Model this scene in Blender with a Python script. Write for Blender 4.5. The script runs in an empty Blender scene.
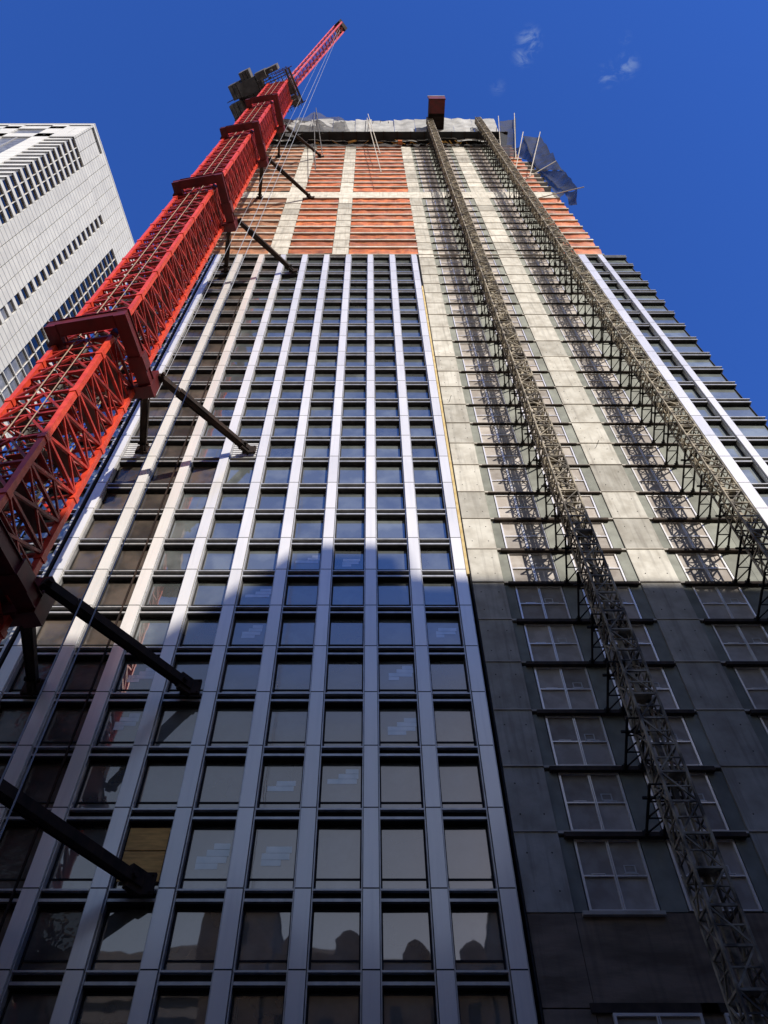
import bpy, math, random
from mathutils import Vector, noise
R = random.Random(7)
scene = bpy.context.scene
col = scene.collection
EYE = 1.6                      # camera height above the pavement
FY = 33.8                      # distance from the camera to the facade

# ------------------------------------------------------------------ helpers
class MB:
    def __init__(s): s.v=[]; s.f=[]; s.a=[]
    def box(s, x0,x1,y0,y1,z0,z1, var=0.5):
        n=len(s.v)
        s.v += [(x0,y0,z0),(x1,y0,z0),(x1,y1,z0),(x0,y1,z0),(x0,y0,z1),(x1,y0,z1),(x1,y1,z1),(x0,y1,z1)]
        s.f += [(n,n+3,n+2,n+1),(n+4,n+5,n+6,n+7),(n,n+1,n+5,n+4),(n+1,n+2,n+6,n+5),(n+2,n+3,n+7,n+6),(n+3,n,n+4,n+7)]
        s.a += [var]*6; return s
    def obox(s, o,u,nn, t0,t1,n0,n1,z0,z1, var=0.5):
        o=Vector(o); u=Vector(u); nn=Vector(nn); n=len(s.v)
        for z in (z0,z1):
            for t,m in ((t0,n0),(t1,n0),(t1,n1),(t0,n1)):
                p=o+u*t+nn*m; s.v.append((p.x,p.y,z))
        s.f += [(n,n+3,n+2,n+1),(n+4,n+5,n+6,n+7),(n,n+1,n+5,n+4),(n+1,n+2,n+6,n+5),(n+2,n+3,n+7,n+6),(n+3,n,n+4,n+7)]
        s.a += [var]*6; return s
    def bar(s, p,q,w,h=None,var=0.5,k=4,rot=math.pi/4,up=(0,0,1)):
        h=h or w; p=Vector(p); q=Vector(q); d=(q-p)
        if d.length<1e-6: return s
        d.normalize(); up=Vector(up)
        if abs(d.dot(up))>.98: up=Vector((0,1,0))
        a=d.cross(up).normalized(); b=a.cross(d).normalized(); n=len(s.v)
        r=math.sqrt(.5) if k==4 else .5
        for P in (p,q):
            for i in range(k):
                t=2*math.pi*i/k+rot
                s.v.append(tuple(P+a*(math.cos(t)*r*w)+b*(math.sin(t)*r*h)))
        for i in range(k):
            j=(i+1)%k; s.f.append((n+i,n+j,n+k+j,n+k+i)); s.a.append(var)
        s.f.append(tuple(n+i for i in reversed(range(k)))); s.f.append(tuple(n+k+i for i in range(k))); s.a+=[var]*2
        return s
    def tube(s,p,q,r,k=8,var=.5): return s.bar(p,q,2*r,k=k,var=var,rot=0)
    def pane(s,x0,x1,y,z0,z1,var=.5,t=.008):
        n=len(s.v); c=((x0,z0),(x1,z0),(x1,z1),(x0,z1)); a=R.uniform(-t,t); b=R.uniform(-t,t)
        off=[-a-b,a-b,a+b,-a+b]
        for k in range(4): s.v.append((c[k][0],y+off[k],c[k][1]))
        for k in range(4): s.v.append((c[k][0],y+.05,c[k][1]))
        s.f+=[(n,n+1,n+2,n+3),(n+7,n+6,n+5,n+4),(n+1,n,n+4,n+5),(n+2,n+1,n+5,n+6),(n+3,n+2,n+6,n+7),(n,n+3,n+7,n+4)]; s.a+=[var]*6; return s
    def prism(s, pts, y0,y1,var=.5):          # polygon in x,z extruded along y
        n=len(s.v); m=len(pts)
        for y in (y0,y1):
            for (x,z) in pts: s.v.append((x,y,z))
        s.f.append(tuple(range(n,n+m))); s.f.append(tuple(reversed(range(n+m,n+2*m))))
        for i in range(m):
            j=(i+1)%m; s.f.append((n+j,n+i,n+m+i,n+m+j))
        s.a += [var]*(m+2); return s
    def plan(s, pts, z0,z1,var=.5):
        n=len(s.v); m=len(pts)
        for z in (z0,z1):
            for (x,y) in pts: s.v.append((x,y,z))
        s.f.append(tuple(reversed(range(n,n+m)))); s.f.append(tuple(range(n+m,n+2*m)))
        for i in range(m):
            j=(i+1)%m; s.f.append((n+i,n+j,n+m+j,n+m+i))
        s.a += [var]*(m+2); return s
    def grid(s, fn, nu, nv, var=.5):
        n=len(s.v)
        for i in range(nu+1):
            for j in range(nv+1): s.v.append(tuple(fn(i/nu,j/nv)))
        for i in range(nu):
            for j in range(nv):
                a=n+i*(nv+1)+j; s.f.append((a,a+nv+1,a+nv+2,a+1)); s.a.append(var)
        return s
    def build(s, name, mat, parent=None, stuff=False, smooth=False, label=None):
        off=Vector((0,0,0)); q=parent
        while q is not None: off+=q.location; q=q.parent
        me=bpy.data.meshes.new(name)
        me.from_pydata([(a-off.x,b-off.y,c-off.z) for a,b,c in s.v],[],s.f)
        at=me.attributes.new('var','FLOAT','FACE'); at.data.foreach_set('value',s.a)
        if smooth: me.shade_smooth()
        me.materials.append(mat); me.update()
        o=bpy.data.objects.new(name,me); col.objects.link(o)
        if parent is not None: o.parent=parent
        if stuff: o['kind']='stuff'
        if label: o['label']=label
        return o
def tag(o,label=None,cat=None,group=None,kind=None):
    for k,v in (('label',label),('category',cat),('group',group),('kind',kind)):
        if v: o[k]=v
    return o
def empty(name,loc,label,cat,group=None):
    o=bpy.data.objects.new(name,None); col.objects.link(o); o.location=loc
    return tag(o,label,cat,group)

# ------------------------------------------------------------------ materials
def mat(name, c1, c2=None, rough=.6, metal=0, scale=1.0, stretch=(1,1,1), vamt=0.0, bump=0.0, bscale=20, contrast=(.35,.65), spec=.5,
        streak=0.0, streakcol=(.05,.04,.03), coat=None):
    m=bpy.data.materials.new(name); m.use_nodes=True; nt=m.node_tree; N=nt.nodes; L=nt.links
    b=N['Principled BSDF']; b.inputs['Roughness'].default_value=rough; b.inputs['Metallic'].default_value=metal
    b.inputs['Specular IOR Level'].default_value=spec
    if coat: b.inputs['Coat Weight'].default_value,b.inputs['Coat Roughness'].default_value,b.inputs['Coat IOR'].default_value=coat
    tc=N.new('ShaderNodeTexCoord'); mp=N.new('ShaderNodeMapping'); mp.inputs['Scale'].default_value=stretch
    L.new(tc.outputs['Object'],mp.inputs[0])
    nz=N.new('ShaderNodeTexNoise'); nz.inputs['Scale'].default_value=scale; nz.inputs['Detail'].default_value=6
    L.new(mp.outputs[0],nz.inputs['Vector'])
    rp=N.new('ShaderNodeMapRange'); rp.inputs[1].default_value=contrast[0]; rp.inputs[2].default_value=contrast[1]
    L.new(nz.outputs[0],rp.inputs[0])
    mx=N.new('ShaderNodeMix'); mx.data_type='RGBA'
    mx.inputs[6].default_value=(*c1,1); mx.inputs[7].default_value=(*(c2 or c1),1); L.new(rp.outputs[0],mx.inputs[0])
    out=mx.outputs[2]
    if streak>0:
        m2=N.new('ShaderNodeMapping'); m2.inputs['Scale'].default_value=(2.2,2.2,.12); L.new(tc.outputs['Object'],m2.inputs[0])
        n2=N.new('ShaderNodeTexNoise'); n2.inputs['Scale'].default_value=1.6; n2.inputs['Detail'].default_value=5; L.new(m2.outputs[0],n2.inputs['Vector'])
        r2=N.new('ShaderNodeMapRange'); r2.inputs[1].default_value=.5; r2.inputs[2].default_value=.75; r2.inputs[4].default_value=streak; L.new(n2.outputs[0],r2.inputs[0])
        m3=N.new('ShaderNodeMix'); m3.data_type='RGBA'; L.new(r2.outputs[0],m3.inputs[0]); L.new(out,m3.inputs[6]); m3.inputs[7].default_value=(*streakcol,1)
        out=m3.outputs[2]
    if vamt>0:
        at=N.new('ShaderNodeAttribute'); at.attribute_name='var'
        mr=N.new('ShaderNodeMapRange'); mr.inputs[3].default_value=1-vamt; mr.inputs[4].default_value=1+vamt; L.new(at.outputs['Fac'],mr.inputs[0])
        vm=N.new('ShaderNodeVectorMath'); vm.operation='SCALE'; L.new(out,vm.inputs[0]); L.new(mr.outputs[0],vm.inputs['Scale'])
        out=vm.outputs[0]
    L.new(out,b.inputs['Base Color'])
    if bump>0:
        n3=N.new('ShaderNodeTexNoise'); n3.inputs['Scale'].default_value=bscale; n3.inputs['Detail'].default_value=4; L.new(mp.outputs[0],n3.inputs['Vector'])
        bp=N.new('ShaderNodeBump'); bp.inputs['Strength'].default_value=bump; bp.inputs['Distance'].default_value=.03
        L.new(n3.outputs[0],bp.inputs['Height']); L.new(bp.outputs[0],b.inputs['Normal'])
    return m
def glass(name, dark, tint, refl, bump=.01, bs=.5, dark2=None, rough=.02, ior=1.5):
    m=bpy.data.materials.new(name); m.use_nodes=True; nt=m.node_tree; N=nt.nodes; L=nt.links
    b=N['Principled BSDF']; b.inputs['Roughness'].default_value=.35
    tc=N.new('ShaderNodeTexCoord')
    nz=N.new('ShaderNodeTexNoise'); nz.inputs['Scale'].default_value=.6; nz.inputs['Detail'].default_value=5; L.new(tc.outputs['Object'],nz.inputs['Vector'])
    rp=N.new('ShaderNodeMapRange'); rp.inputs[1].default_value=.42; rp.inputs[2].default_value=.62; L.new(nz.outputs[0],rp.inputs[0])
    mx=N.new('ShaderNodeMix'); mx.data_type='RGBA'; L.new(rp.outputs[0],mx.inputs[0])
    mx.inputs[6].default_value=(*dark,1); mx.inputs[7].default_value=(*(dark2 or [c*1.6 for c in dark]),1)
    at=N.new('ShaderNodeAttribute'); at.attribute_name='var'
    mr=N.new('ShaderNodeMapRange'); mr.inputs[3].default_value=.6; mr.inputs[4].default_value=1.4; L.new(at.outputs['Fac'],mr.inputs[0])
    vm=N.new('ShaderNodeVectorMath'); vm.operation='SCALE'; L.new(mx.outputs[2],vm.inputs[0]); L.new(mr.outputs[0],vm.inputs['Scale'])
    L.new(vm.outputs[0],b.inputs['Base Color'])
    g=N.new('ShaderNodeBsdfGlossy'); g.inputs['Color'].default_value=(*tint,1); g.inputs['Roughness'].default_value=rough
    n3=N.new('ShaderNodeTexNoise'); n3.inputs['Scale'].default_value=bs; n3.inputs['Detail'].default_value=2; L.new(tc.outputs['Object'],n3.inputs['Vector'])
    bp=N.new('ShaderNodeBump'); bp.inputs['Strength'].default_value=1; bp.inputs['Distance'].default_value=bump
    L.new(n3.outputs[0],bp.inputs['Height']); L.new(bp.outputs[0],g.inputs['Normal'])
    fr=N.new('ShaderNodeFresnel'); fr.inputs[0].default_value=ior
    ad=N.new('ShaderNodeMath'); ad.operation='ADD'; ad.use_clamp=True; ad.inputs[1].default_value=refl; L.new(fr.outputs[0],ad.inputs[0])
    ms=N.new('ShaderNodeMixShader'); L.new(ad.outputs[0],ms.inputs[0]); L.new(b.outputs[0],ms.inputs[1]); L.new(g.outputs[0],ms.inputs[2])
    L.new(ms.outputs[0],N['Material Output'].inputs[0])
    return m
M={}
M['pier']=mat('white_painted_metal',(.95,.905,.84),(.87,.83,.775),rough=.28,metal=.14,coat=(1.0,.14,2.0),scale=.35,stretch=(1,1,.5),vamt=.07,bump=.05,bscale=3,streak=.2,streakcol=(.5,.49,.5))
M['trim']=mat('pale_trim_metal',(.62,.61,.59),(.48,.47,.46),rough=.3,metal=.4,scale=2)
M['spandrel']=mat('spandrel_metal',(.34,.35,.36),(.25,.26,.27),rough=.4,scale=1.2,vamt=.2)
M['darkmetal']=mat('dark_frame_metal',(.030,.028,.028),(.016,.015,.015),rough=.7,scale=2,spec=.2)
M['glass']=glass('blue_grey_glass',(.115,.125,.118),(.80,.71,.64),.31,bump=.006)
M['glassb']=glass('brown_reflection_glass',(.05,.042,.034),(.40,.37,.33),.07,bump=.06,bs=1.4,dark2=(.11,.085,.065))  # brown reflection of a building painted into the pane colour
M['glassr']=glass('pale_green_grey_glass',(.15,.17,.16),(.80,.74,.68),.22,bump=.004)
M['film']=mat('translucent_film',(.66,.66,.66),(.52,.55,.56),rough=.2,metal=.5,scale=1.5)
M['ply']=mat('plywood',(.85,.50,.13),(.66,.36,.09),rough=.7,scale=1.5,stretch=(1,1,6),bump=.1)
M['louver']=mat('white_louver',(.62,.61,.60),(.5,.49,.5),rough=.5,scale=2)
M['concrete']=mat('cast_concrete',(.60,.565,.49),(.45,.415,.35),rough=.9,spec=.08,scale=.8,vamt=.26,bump=.25,bscale=6,contrast=(.38,.64),streak=.45,streakcol=(.17,.15,.13))
M['green']=mat('green_sheathing',(.31,.315,.265),(.225,.225,.19),spec=.1,rough=.7,scale=.9,vamt=.18,streak=.3,streakcol=(.25,.27,.24))
M['board']=mat('pinkish_boarding',(.47,.42,.37),(.38,.33,.285),spec=.1,rough=.8,scale=1.3,vamt=.25,contrast=(.4,.6))
M['frame']=mat('white_window_frame',(.92,.88,.83),(.84,.80,.75),metal=.1,coat=(1.0,.15,2.1),rough=.3,scale=3)
M['paper']=mat('paper_notice',(.6,.58,.54),rough=.8)
M['ledge']=mat('brown_steel_ledge',(.075,.055,.042),(.04,.032,.026),spec=.1,rough=.7,scale=1.5)
M['slab']=mat('raw_slab_concrete',(.58,.53,.45),(.42,.37,.31),rough=.9,scale=.8,vamt=.2)
M['body']=mat('dark_interior',(.03,.027,.025),(.015,.014,.013),rough=.9,scale=.5)
M['orange']=mat('orange_tarpaulin',(.60,.155,.036),(.27,.065,.018),rough=.6,scale=.7,stretch=(1,1,1.5),vamt=.30,bump=.35,bscale=2.5,streak=.4,streakcol=(.60,.26,.10))
M['brown']=mat('brown_tarpaulin',(.42,.17,.07),(.19,.08,.036),rough=.7,scale=.8,vamt=.3,bump=.35,bscale=2.5)
M['yellow']=mat('yellow_insulation',(.70,.55,.27),(.55,.38,.14),rough=.8,scale=1.2)
M['greytarp']=mat('grey_tarpaulin',(.44,.43,.41),(.27,.265,.25),rough=.7,scale=.5,vamt=.15,bump=.4,bscale=1.2,streak=.3,streakcol=(.3,.29,.28))
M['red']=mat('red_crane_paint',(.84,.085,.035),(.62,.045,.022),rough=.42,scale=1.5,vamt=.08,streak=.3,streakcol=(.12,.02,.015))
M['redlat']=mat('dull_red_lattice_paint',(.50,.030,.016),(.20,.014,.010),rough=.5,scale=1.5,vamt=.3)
M['maroon']=mat('dark_red_collar_paint',(.14,.010,.010),(.075,.008,.008),rough=.5,scale=1)
M['tie']=mat('black_brown_steel',(.040,.024,.017),(.014,.010,.008),rough=.8,scale=1,spec=.2,streak=.3,streakcol=(.09,.04,.02))
M['tan']=mat('tan_conduit',(.42,.30,.20),rough=.6)
M['rope']=mat('steel_rope',(.40,.40,.42),rough=.5)
M['galv']=mat('weathered_mast_steel',(.44,.375,.27),(.10,.085,.066),spec=.2,rough=.6,scale=1.2,contrast=(.4,.6))
M['galvd']=mat('dark_bracket_steel',(.045,.04,.035),(.02,.018,.016),spec=.15,rough=.8,scale=1.2)
M['deck']=mat('grimy_grey_machinery',(.15,.135,.12),(.05,.045,.04),rough=.7,scale=.6,vamt=.3)
M['clad']=None
M['asphalt']=mat('asphalt',(.055,.055,.056),(.04,.04,.041),rough=.9,scale=3,bump=.2,bscale=40)
M['pave']=mat('pavement_concrete',(.26,.25,.24),(.2,.195,.19),rough=.9,scale=1)
M['paint']=mat('road_paint',(.7,.7,.68),(.5,.5,.48),rough=.7,scale=4)
M['concshade']=mat('shade_darkened_concrete',(.28,.215,.16),(.15,.115,.085),rough=.9,scale=.5,stretch=(.6,1,2.2),spec=.08,bump=.3,bscale=6,contrast=(.38,.62),streak=.5,streakcol=(.09,.075,.06))  # concrete copy painted dark brown to stand in for shade low down
M['brickish']=mat('old_brown_stone',(.17,.135,.105),(.10,.08,.065),rough=.9,scale=.6,vamt=.2,bump=.3,bscale=3)
M['farstone']=mat('pale_stone',(.35,.33,.30),(.28,.26,.24),rough=.9,scale=.2)
# white cladding with fine horizontal seams
def cladding():
    m=mat('white_cladding',(.74,.73,.69),(.64,.63,.60),rough=.5,scale=.3,vamt=.05)
    nt=m.node_tree; N=nt.nodes; L=nt.links; b=N['Principled BSDF']
    src=b.inputs['Base Color'].links[0].from_socket
    tc=N.new('ShaderNodeTexCoord'); sx=N.new('ShaderNodeSeparateXYZ'); L.new(tc.outputs['Object'],sx.inputs[0])
    d=N.new('ShaderNodeMath'); d.operation='DIVIDE'; d.inputs[1].default_value=1.9; L.new(sx.outputs[2],d.inputs[0])
    fr=N.new('ShaderNodeMath'); fr.operation='FRACT'; L.new(d.outputs[0],fr.inputs[0])
    lt=N.new('ShaderNodeMath'); lt.operation='LESS_THAN'; lt.inputs[1].default_value=.14; L.new(fr.outputs[0],lt.inputs[0])
    mx=N.new('ShaderNodeMix'); mx.data_type='RGBA'; L.new(lt.outputs[0],mx.inputs[0]); L.new(src,mx.inputs[6]); mx.inputs[7].default_value=(.34,.34,.34,1)
    L.new(mx.outputs[2],b.inputs['Base Color']); return m
M['clad']=cladding()
# see-through debris netting: fine weave with holes
def netmat(name,c,alpha):
    m=mat(name,c,[x*.6 for x in c],rough=.8,scale=1.0)
    nt=m.node_tree; N=nt.nodes; L=nt.links
    tc=N.new('ShaderNodeTexCoord'); nz=N.new('ShaderNodeTexNoise'); nz.inputs['Scale'].default_value=.5; nz.inputs['Detail'].default_value=3
    L.new(tc.outputs['Object'],nz.inputs['Vector'])
    mr=N.new('ShaderNodeMapRange'); mr.inputs[1].default_value=.3; mr.inputs[2].default_value=.7; mr.inputs[3].default_value=alpha-.12; mr.inputs[4].default_value=alpha+.12
    L.new(nz.outputs[0],mr.inputs[0]); L.new(mr.outputs[0],N['Principled BSDF'].inputs['Alpha']); return m
M['net']=netmat('dark_debris_net',(.010,.011,.017),.80)
M['netw']=netmat('grey_debris_net',(.09,.085,.085),.6)

# ------------------------------------------------------------------ levels (joint heights above the eye, then lifted by EYE)
Hs=[3.0,7.3,11.1,14.75,18.18,22.22,25.89,29.56,33.16,36.77,40.36,43.90,47.56,51.09,55.06,58.54,62.11,65.66,69.29,72.78,76.27,80.37,84.26,88.06,91.73,95.24,98.6,102.1,105.6,109.19]
LV=[h+EYE for h in Hs]
TOPG=LV[-1]                         # top of the finished glazing
up1=[TOPG+3.49*i for i in range(1,9)]
belt0,belt1=140.8+EYE,145.3+EYE
up2=[belt1+3.46*i for i in range(1,13)]
ROOF=up2[-1]
ALL=LV+up1+[belt0,belt1]+up2
W=3.05
piers=[W*k+.05 for k in range(-7,3)]

tower=empty('skyscraper',(5,FY,0),'tall unfinished skyscraper with white vertical piers, bare concrete strips and orange tarpaulins near its top','skyscraper')
# structure behind
MB().box(-25.6,35.7,FY+.95,FY+26,0,TOPG-.2).build('building_core',M['body'],tower)
MB().box(-20,31,FY+3.2,FY+23,TOPG-.1,ROOF).build('upper_core',M['body'],tower)

# --- piers of the curtain wall
def pier(x,w,z0,z1,y=FY):
    m=MB(); zs=[z0]+[z for z in LV if z0<z<z1]+[z1]
    m.box(x-w/2+.02,x+w/2-.02,y+.03,y+.9,z0,z1,.5)
    for a,b in zip(zs[:-1],zs[1:]):
        m.box(x-w/2,x+w/2,y,y+.55,a+.03,b-.03,R.random())
    o=m.build('pier',M['pier'],tower)
    t=MB()
    for s in (-1,1):
        xa=x+s*(w/2+.03); xb=x+s*(w/2+.085)
        t.box(min(xa,xb),max(xa,xb),y+.16,y+.75,z0,z1)
    t.build('side_trim',M['trim'],o)
    d=MB()
    for z in zs[1:-1]: d.box(x-w/2-.005,x+w/2+.005,y-.004,y+.05,z-.03,z+.03)
    d.build('panel_joint',M['darkmetal'],o)
for x in piers: pier(x,.72,0.2,TOPG+.15)
for x,w in ((29.72,.98),(32.32,.66)): pier(x,w,0.2,TOPG+.15)
# projecting corner mullion of the left wing
mb=MB(); mb.box(-21.98,-21.80,FY-.05,FY+.8,0.2,TOPG); mb.box(-21.72,-21.62,FY+.05,FY+.8,.2,TOPG); mb.build('corner_mullion',M['darkmetal'],tower)
MB().box(-22.16,-21.99,FY-.02,FY+.7,0.2,TOPG).build('corner_mullion',M['trim'],tower,label='pale slim corner mullion')
MB().box(-15.98,-15.90,FY+.05,FY+.2,0.2,96).build('dark_strip',M['tie'],tower)  # thin dark vertical line on the facade

# --- spandrel bands, one per level
bays=[(a+.46,b-.46) for a,b in zip(piers[:-1],piers[1:])]
rb=[(29.72+.60,32.32-.43),(32.32+.41,35.9)]
lb=[(-25.5,-22.18)]
for i,z in enumerate(LV[1:],1):
  for wing in (lb+bays,rb):
    m=MB(); d=MB(); r=MB()
    for (a,b) in wing:
        e=b+.15 if b>35 else b
        r.box(a-.02,e+.02,FY+.12,FY+.74,z-.05,z+.035,R.random())       # bright sill lip
        d.box(a-.02,b+.02,FY+.36,FY+.735,z-.36,z-.055,R.random())          # dark reveal
        m.box(a-.02,e+.02,FY+.22,FY+.74,z-.50,z-.365,R.random())         # light head bar
        d.box(a-.02,b+.02,FY+.25,FY+.90,z-.58,z-.505)
    s=m.build('spandrel',M['trim'],tower); r.build('sill',M['trim'],s); d.build('reveal',M['darkmetal'],s)

# --- glazed windows
def window_geo(a,b,z0,z1,fr,gl):
    fr.box(a,a+.06,FY+.52,FY+.72,z0,z1); fr.box(b-.06,b,FY+.52,FY+.72,z0,z1)
    zt=z0+(z1-z0)*.20
    fr.box(a+.06,b-.06,FY+.57,FY+.70,zt-.035,zt+.035)
    fr.box(a+.06,b-.06,FY+.56,FY+.70,z1-.06,z1)
    gl.pane(a+.06,b-.06,FY+.64,zt+.035,z1-.06,R.random()*.7)
    gl.pane(a+.06,b-.06,FY+.62,z0,zt-.035,.9+.1*R.random(),.003)
special_louver={(0,14),(3,14)}
cnt=0; restf=MB(); restg=MB(); restb=MB(); restr=MB()
cells=[]
for li in range(1,len(LV)-1):
    for bi,(a,b) in enumerate(bays): cells.append((li,bi,a,b))
order=sorted(cells,key=lambda c:(c[0]<3, c[0], abs(c[1]-4)))
for li,bi,a,b in order:
    z0=LV[li]+.04; z1=LV[li+1]-.60
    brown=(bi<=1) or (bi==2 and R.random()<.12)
    if (bi,li) in special_louver:
        m=MB(); n=9
        for k in range(n):
            zz=z0+(z1-z0)*k/n; m.box(a,b,FY+.40,FY+.56,zz,zz+(z1-z0)/n*.62,R.random())
        m.build('louver_panel',M['louver'],tower); continue
    if cnt<100:
        cnt+=1; f=MB(); g=MB(); window_geo(a,b,z0,z1,f,g)
        w=f.build('glazed_window',M['darkmetal'],tower)
        plyw=(bi==3 and li==4)
        if plyw:
            w['label']='window boarded with orange plywood'
            p=MB(); zm=(z0+z1)/2
            p.box(a+.10,b-.10,FY+.42,FY+.47,z0+.5,zm+.25); p.box(a+.10,b-.10,FY+.42,FY+.47,zm+.31,z1-.25)
            p.build('plywood_sheet',M['ply'],w)
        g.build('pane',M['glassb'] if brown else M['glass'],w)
        if not brown and not plyw and 4<=li<=10 and (bi*7+li*3)%5 in (0,2) and R.random()<.8:
            p=MB(); ww=b-a; hh=z1-z0; k=R.randint(0,2)
            jx=R.uniform(-.12,.04); jz=R.uniform(-.08,.08)
            for (u0,u1,v0,v1) in ((.64+R.uniform(-.08,.05)+jx,.94+jx,.70+jz,.79+jz),(.45+R.uniform(-.1,.1)+jx,.94+jx,.60+jz,.695+jz),(.28-.06*k,.90+jx,.50+jz,.595+jz),(.28-.06*k,.60+R.uniform(-.1,.15),.41+jz,.495+jz))[R.choice((0,0,1)):4-(k==2)]:
                p.box(a+ww*u0,a+ww*u1,FY+.632,FY+.637,z0+hh*v0,z0+hh*v1)
            p.build('film_patch',M['film'],w)
    else:
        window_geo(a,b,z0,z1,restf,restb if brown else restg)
for li in range(1,len(LV)-1):
    for (a,b) in lb: window_geo(a,b,LV[li]+.04,LV[li+1]-.60,restf,restg)
    for (a,b) in rb: window_geo(a,b,LV[li]+.04,LV[li+1]-.60,restf,restr)
w=restf.build('glazed_window',M['darkmetal'],tower,stuff=True)
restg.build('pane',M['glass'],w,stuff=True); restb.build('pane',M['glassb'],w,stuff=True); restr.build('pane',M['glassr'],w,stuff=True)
# street-level front: dark lobby glazing
m=MB(); g=MB()
for (a,b) in bays+rb+lb:
    m.box(a,b,FY+.5,FY+.7,LV[0]-.2,LV[0]+.2); m.box((a+b)/2-.04,(a+b)/2+.04,FY+.55,FY+.7,.2,LV[0]-.2)
    g.box(a,b,FY+.64,FY+.69,.2,LV[1]-.6)
w=m.build('lobby_front',M['darkmetal'],tower); g.build('pane',M['glass'],w)

# --- yellow strip at the joint with the concrete
MB().box(6.56,6.74,FY+.02,FY+.7,41.5,98).build('insulation_strip',M['yellow'],tower)
MB().box(6.76,6.84,FY+.12,FY+.7,.2,TOPG).build('edge_gap',M['darkmetal'],tower)

# --- concrete strips
LG=[z-1.25 for z in LV if z>17]+[z-1.25 for z in up1]
LG=[LG[0]]+LG[1:]
def cpier(x0,x1,z0,z1,levels,taper=0,name='concrete_pier'):
    m=MB(); zs=[z0]+[z for z in levels if z0+.6<z<z1-.6]+[z1]
    for a,b in zip(zs[:-1],zs[1:]):
        vv=R.gauss(.55,.22); vv=min(1,max(0,vv))
        if R.random()<.08: vv=0
        if a<38: vv*=.2  # lower panels darkened in colour to stand in for shade
        m.box(x0,x1,FY+.05+R.uniform(0,.03),FY+.9,a+.035,b-.035,vv)
    m.box(x0+.03,x1-.03,FY+.12,FY+.9,z0,z1,.2)
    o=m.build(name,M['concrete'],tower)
    j=MB()
    for z in zs[1:-1]: j.box(x0,x1,FY+.0,FY+.16,z-.03,z+.05,R.random())
    j.build('pour_joint',M['slab'],o)
    h=MB()                                               # form-tie holes and stub bars
    for a,b in zip(zs[:-1],zs[1:]):
        if b-a<2 or a>80: continue
        for fx in (.22,.78):
            for fz in (.25,.72):
                xx=x0+(x1-x0)*fx; zz=a+(b-a)*fz
                h.box(xx-.03,xx+.03,FY+.042,FY+.055,zz-.03,zz+.03)
        if R.random()<.16:
            xx=R.uniform(x0+.3,x1-.3); zz=R.uniform(a+.5,b-.6); h.bar((xx,FY+.05,zz),(xx+.15,FY-.55,zz+.1),.035)
    h.build('form_hole',M['darkmetal'],o)
up_lv=up2
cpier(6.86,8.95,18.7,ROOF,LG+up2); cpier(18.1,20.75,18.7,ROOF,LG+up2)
for x0,x1 in ((6.86,8.95),(18.1,20.75)):
    MB().box(x0,x1-.03,FY+.06,FY+.9,.2,14.9,.2).box(x0,x1-.03,FY+.06,FY+.9,14.96,18.66,.5).build('concrete_wall',M['concshade'],tower)
for x0,x1 in ((-14.4,-11.7),(-5.35,-3.05)): cpier(x0,x1,TOPG+.2,ROOF,up1+up2)
MB().box(-24,33,FY+.02,FY+.93,belt0,belt1-.4,.8).build('concrete_belt',M['concrete'],tower)
MB().box(8.95,18.1,FY+.09,FY+.9,.2,18.7,.25).build('concrete_wall',M['concshade'],tower)
MB().box(20.75,29.05,FY+.09,FY+.9,.2,18.7,.2).build('concrete_wall',M['concshade'],tower)

# --- recessed bays with casement windows, sheathing and steel ledges
wl=[z for z in LG if z>18.7]+[belt0-.02]+[z for z in up2]
pk=[(9.65,12.75),(14.05,17.25),(21.45,24.6)]
seg=sorted([18.75,belt1-.4]+wl)
nwin=0; rf=MB(); rbd=MB()
def casement(x0,x1,z0,z1,f,b,detail=True):
    y=FY+.15; t=.11
    f.box(x0,x0+t,y,y+.16,z0,z1); f.box(x1-t,x1,y,y+.16,z0,z1)
    xm=(x0+x1)/2; f.box(xm-.07,xm-.012,y,y+.16,z0,z1); f.box(xm+.012,xm+.07,y,y+.16,z0,z1)
    f.box(x0+t,x1-t,y+.005,y+.15,z1-t,z1); f.box(x0+t,x1-t,y+.005,y+.15,z0,z0+.06)
    zm=z0+(z1-z0)*.47
    for a,c in ((x0+t,xm-.07),(xm+.07,x1-t)):
        f.box(a,c,y+.01,y+.14,zm-.035,zm+.035)
        if detail: f.box(a+.35,a+1.0,y+.012,y+.13,zm+.07,zm+.10)
        b.box(a,c,y+.09+R.uniform(0,.03),y+.13,z0+.06,zm-.035,R.random()**2 if R.random()<.3 else R.random()); b.box(a,c,y+.09+R.uniform(0,.03),y+.13,zm+.035,z1-t,R.random())
for i,(a,b) in enumerate(zip(seg[:-1],seg[1:])):
    if b>belt0+1 and a<belt1-1: continue
    z0=a+.04; z1=b-.27
    for (x0,x1) in pk:
        if nwin<100 and a<118:
            nwin+=1; f=MB(); bd=MB(); casement(x0,x1,z0+.05,z1-.05,f,bd)
            w=f.build('casement_window',M['frame'],tower); bd.build('boarding',M['board'],w)
            p=MB(); xm=(x0+x1)/2; zz=z0+(z1-z0)*.5; xx=xm+R.choice((.35,.5,.2))
            for (q0,q1,r0,r1) in ((0,.55,0,.05),(0,.55,.33,.38),(0,.06,.05,.33),(.49,.55,.05,.33)): p.box(xx+q0,xx+q1,FY+.225,FY+.235,zz+.06+r0,zz+.06+r1)
            p.build('notice',M['paper'],w)
        else: casement(x0,x1,z0+.05,z1-.05,rf,rbd,False)
w=rf.build('casement_window',M['frame'],tower,stuff=True); rbd.build('boarding',M['board'],w,stuff=True)
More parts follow.
